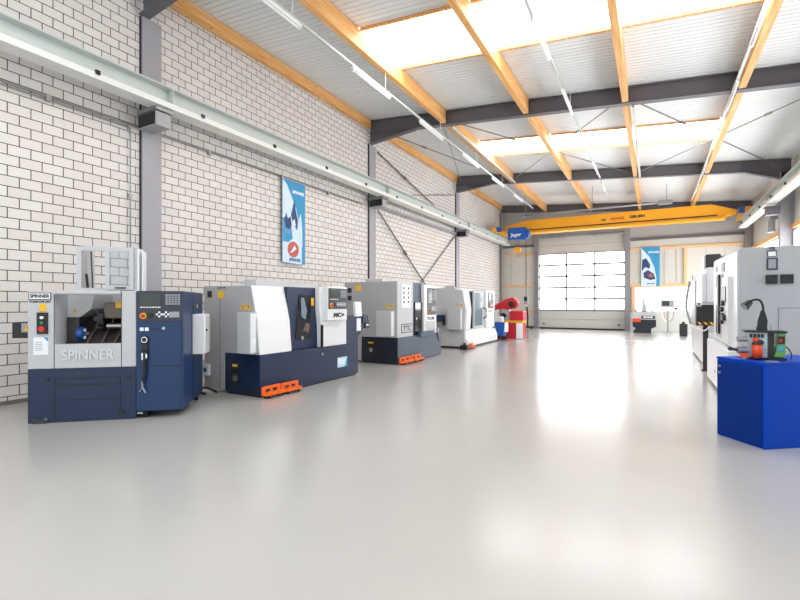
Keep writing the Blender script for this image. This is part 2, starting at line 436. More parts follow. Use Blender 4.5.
def roof_beam(name, label, y, haunch=True, x0=-7.55, x1=3.85):
    t = thing(name, label, 'beam', (0, y, 0))
    h = .38
    def seg(za, zc, w):
        return MB().loft([[(x, -w/2, zb(x)+za), (x, w/2, zb(x)+za), (x, w/2, zb(x)+zc), (x, -w/2, zb(x)+zc)] for x in (x0, x1)])
    seg(0, .02, .18).build('flange', BEAMGREY, t); seg(h-.02, h, .18).build('flange', BEAMGREY, t); seg(.02, h-.02, .02).build('web', BEAMGREY, t)
    m = MB()
    for x in (-5.06, -2.8, -.55, 1.61, 2.6): m.box(x-.008, -.085, zb(x)+.015, x+.008, .085, zb(x)+h-.02)
    m.build('stiffener', BEAMGREY, t)
    if haunch:
        for xa, xb in ((-7.55, -6.0), (3.85, 2.7)):
            m = MB().prism([(xa, zb(xa)-.30), (xb, zb(xb)), (xa, zb(xa))], 'y', -.012, .012)
            m.loft([[(xa, -.09, zb(xa)-.32), (xa, .09, zb(xa)-.32), (xa, .09, zb(xa)-.30), (xa, -.09, zb(xa)-.30)],
                    [(xb, -.09, zb(xb)-.02), (xb, .09, zb(xb)-.02), (xb, .09, zb(xb)), (xb, -.09, zb(xb))]])
            m.build('haunch', BEAMGREY, t)
    return t
roof_beam('roof_beam', 'dark steel roof beam at the top left corner above the nearest column', FR[0])
roof_beam('roof_beam', 'dark grey steel roof beam crossing the whole hall, nearest complete one', FR[1])
roof_beam('roof_beam', 'dark grey steel roof beam between the near beam and the crane', FR[2])
roof_beam('roof_beam', 'dark steel beam along the top of the end wall behind the crane', FR[3], False)

ORD = ['on the left wall top', 'second from the left wall', 'third from the left wall', 'fourth from the left wall', 'fifth from the left wall']
BAYN = ['in front of the near beam', 'between the two roof beams', 'between far roof beam and end wall']
for bi in range(3):
    ya, yb = FR[bi]+.1, FR[bi+1]-.1
    for k, x in enumerate(PL):
        wd = .13
        m = MB().box(-wd/2, 0, .14 if k == 0 else .02, wd/2, yb-ya, .385, bev=.008)
        o = m.build('roof_purlin', WOOD, None, loc=(x, ya, zb(x)))
        tag(o, 'orange timber purlin %s, %s' % (ORD[k], BAYN[bi]), 'purlin', 'timber roof purlins')

# crane runway girders
def runway(name, label, xc, ya, yb, side, cols):
    t = thing(name, label, 'beam', (xc, 0, 0))
    z0, z1, w = 4.585, 4.935, .28
    box('bottom_flange', FLANGE, t, -w/2, ya, z0, w/2, yb, z0+.09)
    box('top_flange', ZINC, t, -w/2, ya, z1-.022, w/2, yb, z1)
    box('web', ZINC, t, -.012, ya, z0+.09, .012, yb, z1-.022)
    box('crane_rail', GALV, t, -.03, ya, z1, .03, yb, z1+.04)
    for y in cols:
        box('stiffener', ZINC, t, -w/2+.01, y+.13, z0+.09, w/2-.01, y+.15, z1-.022)
    y = ya+.6
    while y < yb:
        MB().box(side*.15-.03, y, z0+.06, side*.15+.015, y+.06, z0+.12).build('cable_clip', BLACK, t)
        y += 1.74
    return t
runway('crane_runway_beam', 'long pale grey crane runway beam along the left block wall', -7.09, YB+.2, 25.0, 1, FR[:3])
runway('crane_runway_beam', 'pale grey crane runway beam along the right wall', 3.35, 5.0, 24.0, -1, FR[1:3])
for i, y in enumerate(FR[:3]):
    nm = ['nearest', 'second', 'third'][i]
    t = thing('runway_bracket', 'grey box bracket carrying the left runway beam on the %s column' % nm, 'bracket', (-7.14, y+.02, 4.2))
    box('bracket_box', COLGREY, t, -.39, -.13, .08, .10, .13, .31, bev=.006)
    box('seat_plate', GALV, t, -.39, -.15, .32, .14, .15, .38)
    box('end_plate', BLACK, t, -.36, -.145, .10, .07, -.13, .29)
for i, y in enumerate(FR[1:3]):
    t = thing('runway_bracket', 'dark bracket carrying the right runway beam, %s' % ['nearer one', 'above the big grey machine'][i], 'bracket', (3.36, y, 4.2))
    box('bracket_box', BEAMGREY, t, -.16, -.15, .02, .2, .15, .26, bev=.006); box('seat_plate', BEAMGREY, t, -.2, -.19, .26, .2, .19, .30)

# bracing
def cross(label, a, b, c, d, r, dz):
    """two crossing rods tied at their middle"""
    t = thing('cross_brace', label, 'brace', a, 0, 'steel cross braces')
    A = Vector(a)
    for p, q, m in ((a, b, BEAMGREY), (c, d, GALV)):
        p, q = Vector(p)-A, Vector(q)-A
        n_ = (q-p).normalized(); e = p+(q-p)*.28
        MB().cyl(p, q, r, seg=8).cyl(e-n_*.1, e+n_*.1, r*2, seg=8).build('rod', m, t)
    return t
ya, yb = FR[1]+.12, FR[2]-.12
def zc(x): return zb(x)+.14
for a, b, side in ((-7.3, -5.2, 'beside the left wall'), (-4.92, -.68, 'left of the mid roof purlin'), (-.42, 3.5, 'right of the mid roof purlin')):
    cross('thin steel cross brace under the roof, %s' % side, (a, ya, zc(a)), (b, yb, zc(b)), (b, ya, zc(b)+.03), (a, yb, zc(a)+.03), .016, 0)
XW = -7.5; ya, yb = 11.99, 18.44
cross('upper steel cross brace on the left wall above the runway beam', (XW, ya, 6.1), (XW, yb, 4.75), (XW-.04, ya, 4.75), (XW-.04, yb, 6.1), .022, 0)
cross('lower steel cross brace on the left wall behind the third lathe', (XW, ya, 4.3), (XW, yb, .1), (XW-.045, ya, .1), (XW-.045, yb, 4.3), .024, 0)
o = MB().cyl((XW+.0, ya, 4.42), (XW+.0, yb, 4.42), .05).build('wall_strut', COLGREY); tag(o, 'horizontal grey tube strut between the two far columns on the left wall', 'strut')

# conduit on the left wall
t = thing('wall_conduit', 'thin grey pipe pair running along the left block wall', 'pipe', (-7.56, 0, 4.33))
MB().cyl((0, YB+.3, 0), (0, 11.2, 0), .017, seg=8).build('pipe', GALV, t, True)
MB().cyl((0, YB+.3, -.05), (0, 4.36, -.05), .011, seg=8).build('thin_pipe', GALV, t, True)
MB().tube([(0, 4.36, -.05), (0, 4.37, -.2), (0, 4.37, -4.2)], .011).build('drop_pipe', GALV, t, True)
for y in (-.4, 1.6, 3.2, 5.9, 7.9, 9.6): MB().box(-.035, y-.03, -.07, .03, y+.03, .03).build('clamp', STEEL, t)
for z in (-1.2, -2.4): MB().box(-.035, 4.34, z, .025, 4.40, z+.05).build('clamp', STEEL, t)

# ------------------------------------------------------------ strip lights
def light_run(X, Z, ya, yb, side, start, nm):
    t = thing('light_track', 'slim grey mounting rail of the %s ceiling light row' % nm, 'light track', (X, 0, Z))
    MB().box(-.024, ya, .065, .024, yb, .105).build('rail', ZINC, t)
    y = ya+.8
    while y < yb:
        x = X+side
        MB().cyl((side, y, zr(x)-Z+.02 if abs(x+1.73) < .1 else zb(x)-Z), (0, y, .10), .007, seg=6).build('hanger', LAMPW, t); y += 2.9
    y = start; k = 0
    WORDS = ['first', 'second', 'third', 'fourth', 'fifth', 'sixth', 'seventh', 'eighth']
    while y+1.45 < yb+.1:
        l = thing('strip_light', 'white strip light, %s from the camera in the %s row' % (WORDS[k], nm), 'light', (X, y, Z), 0, 'ceiling strip lights')
        MB().box(-.03, 0, 0.01, .03, 1.45, .065, bev=.006).build('housing', LAMPW, l)
        MB().cyl((0, .06, -.018), (0, 1.39, -.018), .017, seg=10).build('tube', LAMPW, l, True)
        for yy in (.03, 1.39): MB().box(-.02, yy, -.035, .02, yy+.03, 0).build('lamp_holder', LAMPW, l)
        y += 2.9; k += 1
light_run(-5.05, 5.88, 4.7, 22.2, 0, 4.25, 'left')
light_run(-1.73, 6.02, 4.9, 22.6, 0, 4.6, 'middle')
light_run(1.46, 5.70, 5.0, 23.0, 0, 5.2, 'right')
o = MB().box(-.03, FR[1]+.15, 0, .03, FR[2]-.15, .06).build('cable_duct', ZINC, None, loc=(-.40, 0, zb(-.4)-.03)); tag(o, 'pale cable duct beside the mid roof purlin', 'duct')
o = MB().box(-.03, FR[1]+.15, 0, .03, FR[2]-.15, .06).build('cable_duct', ZINC, None, loc=(-4.92, 0, zb(-4.9)-.03)); tag(o, 'pale cable duct beside the second purlin from the left wall', 'duct')

# steel pipe hung below the roof in front of the crane
t = thing('hanging_pipe', 'thin grey pipe hanging crosswise below the roof in front of the crane', 'pipe', (0, 21.4, 5.50))
MB().cyl((-5.3, 0, 0), (.55, 0, 0), .035, seg=10).build('pipe', GALV, t, True)
for x in (-5.2, -2.3, .5): MB().cyl((x, 0, 0), (x, 0, zr(x)-5.5), .012, seg=6).build('hanger', GALV, t)
MB().box(-5.42, -.08, -.14, -5.24, .08, .06).build('end_box', GALV, t); MB().box(.2, -.1, -.08, .7, .1, .08).build('end_box', GALV, t)

# ------------------------------------------------------------ overhead crane
t = thing('overhead_crane', 'orange yellow bridge crane spanning the hall in front of the end wall', 'crane', (0, 23.67, 0))
MB().prism([(-6.9, 5.20), (-6.1, 5.02), (2.4, 5.02), (3.1, 5.15), (3.1, 5.32), (2.2, 5.64), (-5.7, 5.64), (-6.9, 5.38)], 'y', -.15, .15, bev=.01).build('girder', CRANE, t)
MB().box(-6.3, -.24, 4.96, 2.7, .24, 5.03).build('bottom_flange', CRANE, t)
MB().box(-5.6, -.19, 5.12, 2.4, -.155, 5.16).build('power_rail', BLACK, t)
for x in (-7.10, 3.35):
    c = MB().box(x-.11, -1.2, 5.0, x+.11, 1.2, 5.24, bev=.02).build('end_carriage', CRANE, t)
    for y in (-.95, .95): MB().cyl((x-.05, y, 5.08), (x+.05, y, 5.08), .11, seg=20).build('wheel', RUBBER, c)
    c = MB().box(x-.1 if x < 0 else x-.3, -1.0, 5.05, x+.3 if x < 0 else x+.1, -.7, 5.28, bev=.02).build('drive_motor', HOIST, t)
text('crane_lettering', 'GIS', .14, LETTER, t, (-2.05, -.156, 5.34), bold=.004)
text('crane_lettering', 'KRANE', .15, LETRED, t, (-1.45, -.156, 5.36), bold=.006, sx=1.2)
text('crane_lettering', 'GRUEN', .15, LETTER, t, (-.62, -.156, 5.38), bold=.008, sx=1.25)
h = thing('chain_hoist', 'blue electric hoist hanging at the left end of the orange crane', 'hoist', (-6.02, 23.14, 4.60))
MB().box(-.46, -.26, .02, .46, .12, .62, bev=.03).build('body', HOIST, h)
MB().cyl((.46, -.06, .3), (.6, -.06, .3), .2, seg=20).build('end_cap', HOIST, h, True)
for x in (-.35, .35): MB().box(x-.06, .1, .2, x+.06, .291, .50).build('trolley_bracket', STEEL, h)
text('hoist_lettering', 'Jager', .24, LETWHITE, h, (-.02, -.268, .25), bold=.006, sx=1.1)
for x in (-.07, .07): MB().cyl((x, -.05, .03), (x, -.05, -.40), .012, seg=6).build('rope', BLACK, h)
hk = MB().box(-.17, -.14, -.62, .17, .04, -.36, bev=.05).build('hook_block', CRANE, h)
MB().tube([(0, -.05, -.6), (0, -.05, -.72), (.07, -.05, -.82), (0, -.05, -.88), (-.08, -.05, -.80)], .022, smooth=2).build('hook', STEEL, hk)
pd = MB().tube([(.44, -.1, .05), (.45, -.1, -1.4), (.44, -.1, -2.85)], .014).build('pendant_cable', BLACK, h)
MB().box(.34, -.17, -3.25, .54, -.05, -2.85, bev=.03).build('pendant_control', KEYS, h)
MB().box(.36, -.19, -3.1, .52, -.168, -2.9).build('pendant_buttons', BLACK, h)

# ------------------------------------------------------------ banners
t = thing('wall_banner', 'tall blue and white advertising banner hanging on the left block wall', 'banner', (-7.53, 7.86, 2.32), PI/2)
W_, H_ = .79, 1.98
def wavy(poly, off, th=.004):
    """polygon on the cloth: split in strips so that the cloth hangs with a slight curl"""
    return MB().prism(poly, 'y', off-th, off)
MB().box(0, -.008, 0, W_, 0, H_).build('cloth', BANBLUE, t)
wavy([(0, .02), (.66, .0), (.66, .35), (.60, .9), (.45, 1.35), (.15, 1.85), (0, 1.97)], -.008).build('white_field', BANPALE, t)
wavy([(.28, 1.15), (.40, 1.55), (.44, 1.3), (.52, 1.05), (.50, .82), (.36, .95)], -.012).build('picture', BANDARK, t)
wavy([(0, .50), (.0, 1.05), (.12, 1.1), (.28, .98), (.34, .6), (.2, .5)], -.012).build('picture', mat('banner_mid', (90, 150, 196), .6, var=.3, scale=9), t)
wavy([(.60, .42), (.56, 1.1), (.62, 1.25), (.67, .9), (.68, .42)], -.012).build('picture', BANPALE, t)
wavy([(.05, 1.0), (.12, 1.18), (.17, 1.05), (.26, 1.12), (.30, .92), (.22, .80), (.10, .84)], -.015).build('picture', BANDARK, t)
wavy([(.02, .55), (.10, .72), (.22, .66), (.30, .78), (.33, .62), (.2, .52)], -.015).build('picture', BANBLUE, t)
wavy([(.30, .98), (.40, 1.08), (.44, .92), (.36, .86)], -.015).build('picture', BANPALE, t)
MB().cyl((.36, -.018, .34), (.36, -.010, .34), .19, seg=28).build('picture', BANRED, t)
wavy([(.24, .24), (.40, .44), (.46, .36), (.34, .28)], -.018).build('picture', BANPALE, t)
text('banner_lettering', 'SPINNER', .105, LETWHITE, t, (.54, -.011, 1.72), bold=.003)
text('banner_lettering', 'SPINNER', .10, LETBLUE, t, (.42, -.014, .09), bold=.004)
MB().cyl((-.03, 0, H_), (W_+.03, 0, H_), .014, seg=8).build('hanging_rod', STEEL, t)
MB().tube([(0, 0, H_), (.0, .02, H_+.06)], .005).build('cord', STEEL, t)
t = thing('wall_banner', 'blue and white banner hanging on the end wall right of the door', 'banner', (-.50, 25.40, 2.22), 0)
W_, H_ = .80, 1.92
MB().box(0, -.008, 0, W_, 0, H_).build('cloth', BANBLUE, t)
wavy([(0, 0), (.64, 0), (.66, .4), (.56, .95), (.36, 1.45), (0, 1.9)], -.008).build('white_field', BANPALE, t)
wavy([(.03, .75), (.05, 1.3), (.22, 1.38), (.40, 1.05), (.36, .85), (.18, .95)], -.012).build('picture', BANDARK, t)
wavy([(.12, .42), (.10, .66), (.30, .80), (.55, .60), (.62, .34), (.40, .30)], -.012).build('picture', BANDARK, t)
wavy([(.30, .5), (.40, .64), (.54, .52), (.46, .42)], -.016).build('picture', BANRED, t)
text('banner_lettering', 'SPINNER', .12, LETWHITE, t, (.54, -.011, 1.66), bold=.003)
text('banner_lettering', 'SPINNER', .09, LETBLUE, t, (.42, -.014, .12), bold=.003)
MB().cyl((-.03, 0, H_), (W_+.03, 0, H_), .014, seg=8).build('hanging_rod', STEEL, t)

# ------------------------------------------------------------ lathes
def control_panel(parent, x0, z0, x1, z1, y, split=.5):
    """dark CNC fascia with screen, keypad, knobs, emergency stop"""
    w, h = x1-x0, z1-z0
    p = plate(x0, z0, x1, z1, y, .012).build('control_panel', DARK, parent)
    yy = y-.012
    plate(x0+.06*w, z0+.52*h, x0+.52*w, z0+.94*h, yy).build('screen', SCREEN, p)
    m = MB()
    for i in range(5):
        for j in range(5):
            m.box(x0+(.62+.068*i)*w, yy-.008, z0+(.56+.075*j)*h, x0+(.62+.068*i+.052)*w, yy+.002, z0+(.56+.075*j+.055)*h)
    m.build('keypad', KEYS, p)
    m = MB()
    for i in range(7): m.box(x0+(.06+.066*i)*w, yy-.005, z0+.455*h, x0+(.06+.066*i+.05)*w, yy+.002, z0+.49*h)
    for i in range(2):
        cx, cz = x0+(.48+.15*i)*w, z0+.23*h
        for dx, dz in ((0, .07), (0, -.07), (.05, 0), (-.05, 0)):
            m.box(cx+(dx-.022)*w, yy-.006, cz+(dz-.03)*h, cx+(dx+.022)*w, yy+.002, cz+(dz+.03)*h)
    m.build('soft_keys', PAPER, p)
    plate(x0+.70*w, z0+.12*h, x0+.93*w, z0+.32*h, yy).build('key_block', KEYS, p)
    k = MB().cyl((x0+.13*w, yy, z0+.18*h), (x0+.13*w, yy-.012, z0+.18*h), .075*w, seg=20).build('stop_collar', YEL, p)
    MB().cyl((x0+.13*w, yy-.012, z0+.18*h), (x0+.13*w, yy-.035, z0+.18*h), .045*w, seg=16).build('emergency_stop', BTNRED, k)
    MB().cyl((x0+.28*w, yy, z0+.2*h), (x0+.28*w, yy-.025, z0+.2*h), .055*w, seg=16).build('override_knob', BLACK, p)
    return p

# --- nearest compact lathe, door lifted
t = thing('cnc_lathe', 'compact grey and navy lathe with open lifted door, nearest on the left', 'lathe', (-6.184, 2.419, 0), math.radians(41.5))
m = MB().box(0, .0, .0, 1.116, 1.05, .618, bev=.006)
base = m.build('base', NAVY, t)
m = MB()
m.box(.265, -.006, .415, .95, .003, .428); m.box(.265, -.006, .497, .95, .003, .51); m.box(.265, -.006, .428, .278, .003, .497); m.box(.937, -.006, .428, .95, .003, .497)
m.box(.265, -.006, .05, .272, .003, .36); m.box(.945, -.006, .05, .952, .003, .36); m.box(.265, -.006, .25, .95, .003, .256)
m.build('drawer_outline', DNAVY, base)
for x, z in ((.20, .495), (1.035, .495)): MB().cyl((x, 0, z), (x, -.008, z), .022).build('lock', BLACK, base)
MB().box(.93, -.008, .055, .99, .003, .11).build('latch', BLACK, base)
MB().box(.06, -.03, .0, .19, .0, .05).build('levelling_foot', DARK, base); MB().box(.17, -.02, .03, .2, .0, .055).build('foot_bolt', STEEL, base)
# housing round the open chamber
m = MB()
m.box(0, 0, .618, .267, .95, 1.507, bev=.008)
m.box(.96, 0, .618, 1.116, .95, 1.512, bev=.008)
m.box(.267, 0, .618, .96, .09, .895, bev=.004)
m.box(.267, .0, 1.468, .96, .12, 1.508, bev=.004)
m.box(.267, .86, .618, .96, .95, 1.50)
m.build('housing', LGREY, t)
m = MB().box(.262, -.002, .62, .267, .004, 1.46); m.box(.267, -.004, .612, .96, .002, .622); m.box(.958, -.003, .62, .963, .004, 1.5)
m.build('panel_gap', DARK, t)
text('housing_lettering', 'SPINNER', .165, mat('emboss_grey', (206, 209, 212), .4), t, (.612, -.007, .765), depth=.004, bold=.004, sx=.84)
# chamber interior
m = MB().prism([(.09, .62), (.86, .62), (.86, 1.30), (.70, 1.22), (.12, .80), (.09, .78)], 'x', .267, .96); m.build('way_cover', DKCOVER, t)
m = MB()
for x in (.50, .66, .80):
    m.prism([(.10, .80), (.69, 1.225), (.69, 1.245), (.10, .82)], 'x', x, x+.03)
m.build('way_rail', BRONZE, t)
m = MB().prism([(.267, 1.20), (.40, 1.20), (.52, 1.30), (.56, 1.49), (.267, 1.49)], 'y', .30, .86); hs = m.build('headstock_cover', LGREY, t)
triangle_sign('warning_sticker', hs, .345, 1.28, .055, 'y', .30)
MB().box(.267, .28, .80, .40, .86, 1.20).build('headstock', DKCOVER, t)
c = MB().cyl((.40, .28, 1.00), (.46, .28, 1.00), .085, seg=28).build('chuck', CHUCK, t)
for a in (0, 2.09, 4.19): MB().box(.46, .28+.05*math.cos(a)-.018, 1.0+.05*math.sin(a)-.018, .49, .28+.05*math.cos(a)+.018, 1.0+.05*math.sin(a)+.018).build('chuck_jaw', STEEL, c)
tu = MB().box(.66, .28, 1.18, .90, .70, 1.38, bev=.015).build('turret_body', BRONZE, t)
MB().box(.80, .272, 1.31, .87, .285, 1.385).build('yellow_sticker', YEL, tu)
td = MB().cyl((.60, .38, 1.18), (.67, .38, 1.18), .135, seg=12).build('turret_disc', BLACK, t)
for a in range(6):
    b = a*PI/3; MB().box(.57, .38+.11*math.cos(b)-.025, 1.18+.11*math.sin(b)-.025, .64, .38+.11*math.cos(b)+.025, 1.18+.11*math.sin(b)+.025).build('tool_holder', BLACK, td)
MB().cyl((.70, .30, 1.09), (.86, .30, 1.09), .03).build('boring_bar', STEEL, t)
# lifted guard
g = frame_xz(MB(), .43, 1.50, 1.08, 2.045, .14, .19, .05).build('guard_frame', LGREY, t)
d = frame_xz(MB(), .745, 1.53, 1.05, 2.035, .115, .14, .045).build('guard_door', LGREY, g)
MB().box(.79, .124, 1.575, 1.005, .130, 1.99).build('pane', GLASS, g)
MB().box(.85, .105, 1.545, .97, .115, 1.56).build('grip', BLACK, g)
m = MB().box(1.09, .12, 1.50, 1.11, .28, 2.03); m.box(1.135, .14, 1.50, 1.15, .26, 2.0); m.build('guard_side', WHITE, g)
MB().cyl((.53, .2, 1.52), (.51, .2, 1.72), .014).build('gas_strut', BLACK, g); MB().cyl((.51, .2, 1.72), (.51, .2, 1.94), .007).build('strut_rod', STEEL, g)
MB().cyl((.58, .2, 1.52), (.56, .2, 1.99), .008).build('hose', DARK, g)
MB().box(.43, .19, 1.5, .48, .5, 2.04).build('guard_side', LGREY, g)
MB().box(.55, -.004, 1.478, .69, .002, 1.494).build('door_grip', BLACK, t)
MB().box(.27, -.05, 1.47, .96, .0, 1.515, bev=.012).build('door_lip', LGREY, t)
# plates and buttons on the left pillar
p = plate(.012, 1.408, .236, 1.488, 0).build('name_plate', DARK, t)
plate(.020, 1.416, .228, 1.480, -.006, .003).build('plate_field', PAPER, p)
text('plate_lettering', 'SPINNER', .052, LETTER, p, (.124, -.010, 1.448), depth=.001, bold=.002, sx=.95)
text('type_lettering', 'TC300-CNC-MC', .030, DARK, t, (.125, -.003, 1.385), depth=.001, bold=.001)
plate(.120, 1.275, .183, 1.365, 0).build('yellow_sticker', YEL, t)
p = plate(.097, 1.018, .206, 1.262, 0, .015).build('button_box', BLACK, t)
for z, mm, r in ((1.205, PAPER, .017), (1.145, GRN, .016), (1.075, BTNRED, .032)): MB().cyl((.152, -.015, z), (.152, -.035, z), r).build('button', mm, p)
p = plate(.06, .78, .206, .98, 0, .003).build('paper_notice', PAPER, t)
MB().prism([(.16, .98), (.206, .98), (.206, .93)], 'y', -.006, -.002).build('notice_corner', CYAN, p)
m = MB()
for i in range(5): m.box(.075, -.005, .92-.022*i, .15, -.002, .926-.022*i)
m.build('notice_print', KEYS, p)
# black box on the left
b = MB().box(-.34, .35, .95, 0.01, .62, 1.14, bev=.006).build('junction_box', BLACK, t)
p = MB().box(-.24, .343, 1.02, -.10, .352, 1.13).build('warning_plate', KEYS, b); triangle_sign('warning_sticker', p, -.17, 1.075, .10, 'y', .345)
# control pedestal
m = MB().box(1.118, 0, .085, 1.636, 1.10, 1.515, bev=.006)
pd_ = m.build('control_pedestal', BLUE, t)
m = MB().box(1.14, -.004, .612, 1.62, .003, .622); m.box(1.612, -.004, .10, 1.618, .003, 1.15); m.box(1.636, .50, .12, 1.640, .51, 1.5); m.build('panel_gap', DNAVY, pd_)
control_panel(pd_, 1.135, 1.155, 1.630, 1.505, 0)
m = MB()
for i, x in enumerate((1.18, 1.235)): m.box(x-.02, -.012, 1.04, x+.02, .001, 1.08)
m.build('rocker_switch', PAPER, pd_)
for x in (1.29, 1.325, 1.36): MB().cyl((x, 0, 1.06), (x, -.012, 1.06), .010).build('switch', BLACK, pd_)
MB().cyl((1.42, 0, 1.07), (1.42, -.02, 1.07), .018).build('key_switch', STEEL, pd_)
hw = MB().cyl((1.215, 0, .935), (1.215, -.03, .935), .045, seg=24).build('hand_wheel', BLACK, pd_)
MB().tube([(1.185+.03*math.cos(a)+.03, -.034, .935+.032*math.sin(a)) for a in [i*PI/8 for i in range(17)]], .005).build('wheel_ring', PAPER, hw)
m = MB().box(1.18, -.03, .80, 1.255, .0, .89, bev=.01); m.box(1.20, -.05, .68, 1.25, 0, .80, bev=.012); hg = m.build('handheld_pendant', BLACK, pd_)
MB().tube([(1.215, -.03, .7), (1.225, -.05, .55), (1.20, -.04, .42)], .018, smooth=2).build('pendant_lead', BLACK, hg)
MB().tube([(1.20, -.05, .45), (1.20, -.05, .37), (1.17, -.05, .33)], .010).tube([(1.20, -.05, .38), (1.235, -.05, .31)], .010).build('chuck_key', STEEL, hg)
MB().box(1.19, -.052, .70, 1.205, -.048, .78).box(1.235, -.052, .72, 1.25, -.048, .77).build('pendant_marks', PAPER, hg)
triangle_sign('warning_sticker', pd_, 0, 0, .05, 'y', 0).location = (0, 0, 0)
for o_ in [c for c in pd_.children if c.name.startswith('warning_sticker')]:
    o_.rotation_euler = (0, 0, PI/2); o_.location = (1.640, .72, 1.33)
e = MB().box(1.637, .45, .70, 1.79, .80, 1.225, bev=.012).build('transformer_box', WHITE, t)
MB().box(1.79, .52, .72, 1.796, .74, 1.2).build('box_lid', LGREY, e); MB().box(1.796, .50, 1.0, 1.81, .53, 1.03).build('box_lock', BLACK, e)
m = MB()
for z in (.2, 1.2): m.box(1.15, .05, 0, 1.22, .1, .09); m.box(1.55, .95, 0, 1.6, 1.0, .09)
m.box(1.118, .3, 0, 1.5, .9, .085); m.build('pedestal_foot', DARK, t)
MB().box(1.13, -.005, .055, 1.19, .04, .075).build('foot_bolt', STEEL, t)
box('rear_unit', DNAVY, t, .05, 1.05, .05, 1.1, 1.25, 1.35, bev=.01)

# --- second lathe, long navy base
t = thing('cnc_lathe', 'grey and navy lathe with dark sloped door window, second on the left', 'lathe', (-4.95, 4.72, 0), PI/2)
MB().box(0, 0, .03, 2.488, .74, .618, bev=.006).build('base', NAVY, t)
MB().box(.02, .03, 0, 2.46, .72, .03).build('plinth', BLACK, t)
v = splate(.425, .12, .60, .40, 0, .004).build('vent', BLACK, t); splate(.47, .42, .57, .455, -.002, .004).build('yellow_sticker', YEL, t)
for i in range(4): splate(.44, .15+.05*i, .585, .165+.05*i, -.004, .004).build('vent_slat', DARK, v)
MB().cyl((-.008, .51, .24), (0, .51, .24), .05).build('fan', STEEL, v)
MB().box(-.004, .06, .05, .0, .36, .10).build('drain_cover', DNAVY, t)
prof = [(.17, 1.63), (.05, 1.11), (.0, .62), (1.2, .62), (1.2, 1.645)]
MB().prism(prof, 'x', .0, .66, bev=.006).build('hood', WHITE, t)
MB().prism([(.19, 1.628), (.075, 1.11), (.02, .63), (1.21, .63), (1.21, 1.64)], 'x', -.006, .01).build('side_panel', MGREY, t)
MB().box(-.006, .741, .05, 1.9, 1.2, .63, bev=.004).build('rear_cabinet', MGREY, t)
MB().box(.66, .62, .62, 2.12, 1.2, 1.645).build('rear_housing', LGREY, t)
MB().box(.0, .09, 1.105, .662, .10, 1.11).build('hood_crease', LGREY, t)
MB().box(-.009, .845, .07, -.004, .850, 1.6).build('panel_gap', DARK, t)
d = MB().box(.66, .10, .619, 1.40, .62, 1.63, bev=.006).build('sliding_door', NAVY, t)
MB().prism([(.84, .78), (1.22, .77), (1.22, 1.50), (.93, 1.51)], 'y', .088, .102).build('door_window', DKGLASS, d)
MB().prism([(.98, 1.15), (1.08, 1.10), (1.12, 1.25), (1.04, 1.46), (.97, 1.46)], 'y', .086, .092).build('window_notice', PALEGLASS, d)
MB().prism([(1.02, .92), (1.16, .88), (1.19, 1.02), (1.10, 1.05)], 'y', .086, .092).build('window_view', BRONZE, d)
plate(1.235, 1.33, 1.30, 1.46, .10).build('yellow_sticker', YEL, d)
MB().cyl((1.0, .1, .80), (1.0, .08, .80), .03).build('door_knob', STEEL, d)
MB().tube([(.86, .095, 1.05), (.88, .07, 1.1), (.86, .06, 1.2), (.88, .09, 1.3)], .008).build('hose', DARK, d)
MB().prism([(1.40, .619), (2.122, .619), (2.122, 1.65), (1.345, 1.65), (1.345, 1.25), (1.385, 1.0)], 'y', .01, .62, bev=.004).build('control_column', WHITE, t)
MB().box(1.385, -.025, .60, 1.415, .02, 1.0, bev=.006).build('door_handle', BLACK, t)
MB().cyl((1.40, 0, .50), (1.40, -.02, .50), .022).build('lock', STEEL, t)
h = MB().box(1.43, -.10, 1.07, 1.99, .05, 1.66, bev=.01).build('control_head', WHITE, t)
control_panel(h, 1.45, 1.27, 1.975, 1.63, -.10)
text('head_lettering', 'MC+', .10, LETTER, h, (1.74, -.102, 1.16), bold=.006, sx=1.5, shear=.2)
MB().prism([(2.122, .615), (2.122, 1.10), (2.86, 1.13), (2.86, .95), (2.70, .90), (2.488, .74), (2.488, .615)], 'y', .004, .50, bev=.005).build('chip_conveyor', STEELBLUE if False else NAVY, t)
b = MB().box(2.72, -.02, .88, 2.86, .06, 1.04, bev=.006).build('conveyor_motor', BLACK, t)
MB().box(2.74, -.026, .93, 2.82, -.018, .96).build('motor_label', PAPER, b)
p = MB().prism([(2.39, 1.12), (2.60, 1.12), (2.56, 1.40), (2.36, 1.40)], 'y', -.02, .03).build('sign_plate', PAPER, t)
MB().box(2.44, -.012, .84, 2.57, .03, 1.08).build('sign_plate', PAPER, t); MB().box(2.62, -.03, .98, 2.70, .05, 1.16).build('coolant_valve', NAVY, t)
p = plate(1.84, .21, 2.13, .39, 0, .003).build('logo_sticker', mat('sticker_pale', (190, 222, 238), .5), t)
text('sticker_lettering', 'FRE', .13, LETWHITE, p, (1.96, -.005, .30), depth=.001, bold=.006)
MB().prism([(2.05, .21), (2.13, .21), (2.13, .39)], 'y', -.006, -.002).build('sticker_corner', CYAN, p)
MB().prism([(.72, 1.645), (2.35, 1.645), (2.35, 1.75), (.90, 1.77), (.72, 1.77)], 'y', .85, 1.15, bev=.008).build('top_cover', LGREY, t)
e = MB().box(-.13, .06, .64, -.006, .33, 1.235, bev=.006).build('transformer_box', LGREY, t)
MB().box(-.128, .054, .66, -.02, .062, 1.22).build('box_lid', WHITE, e); MB().box(-.09, .048, .78, -.03, .056, .86).build('box_label', PAPER, e)
splate(1.03, 1.46, 1.13, 1.56, -.006).build('cable_entry', BLACK, t)
splate(.76, 1.44, .88, 1.56, -.006).build('yellow_sticker', YEL, t)
for y in (.34, .22): triangle_sign('warning_sticker', t, y, 1.32, .11, 'x', -.006)
m = MB()
for i in range(4): m.box(-.010, .72+.05*i, 1.595, -.004, .75+.05*i, 1.615)
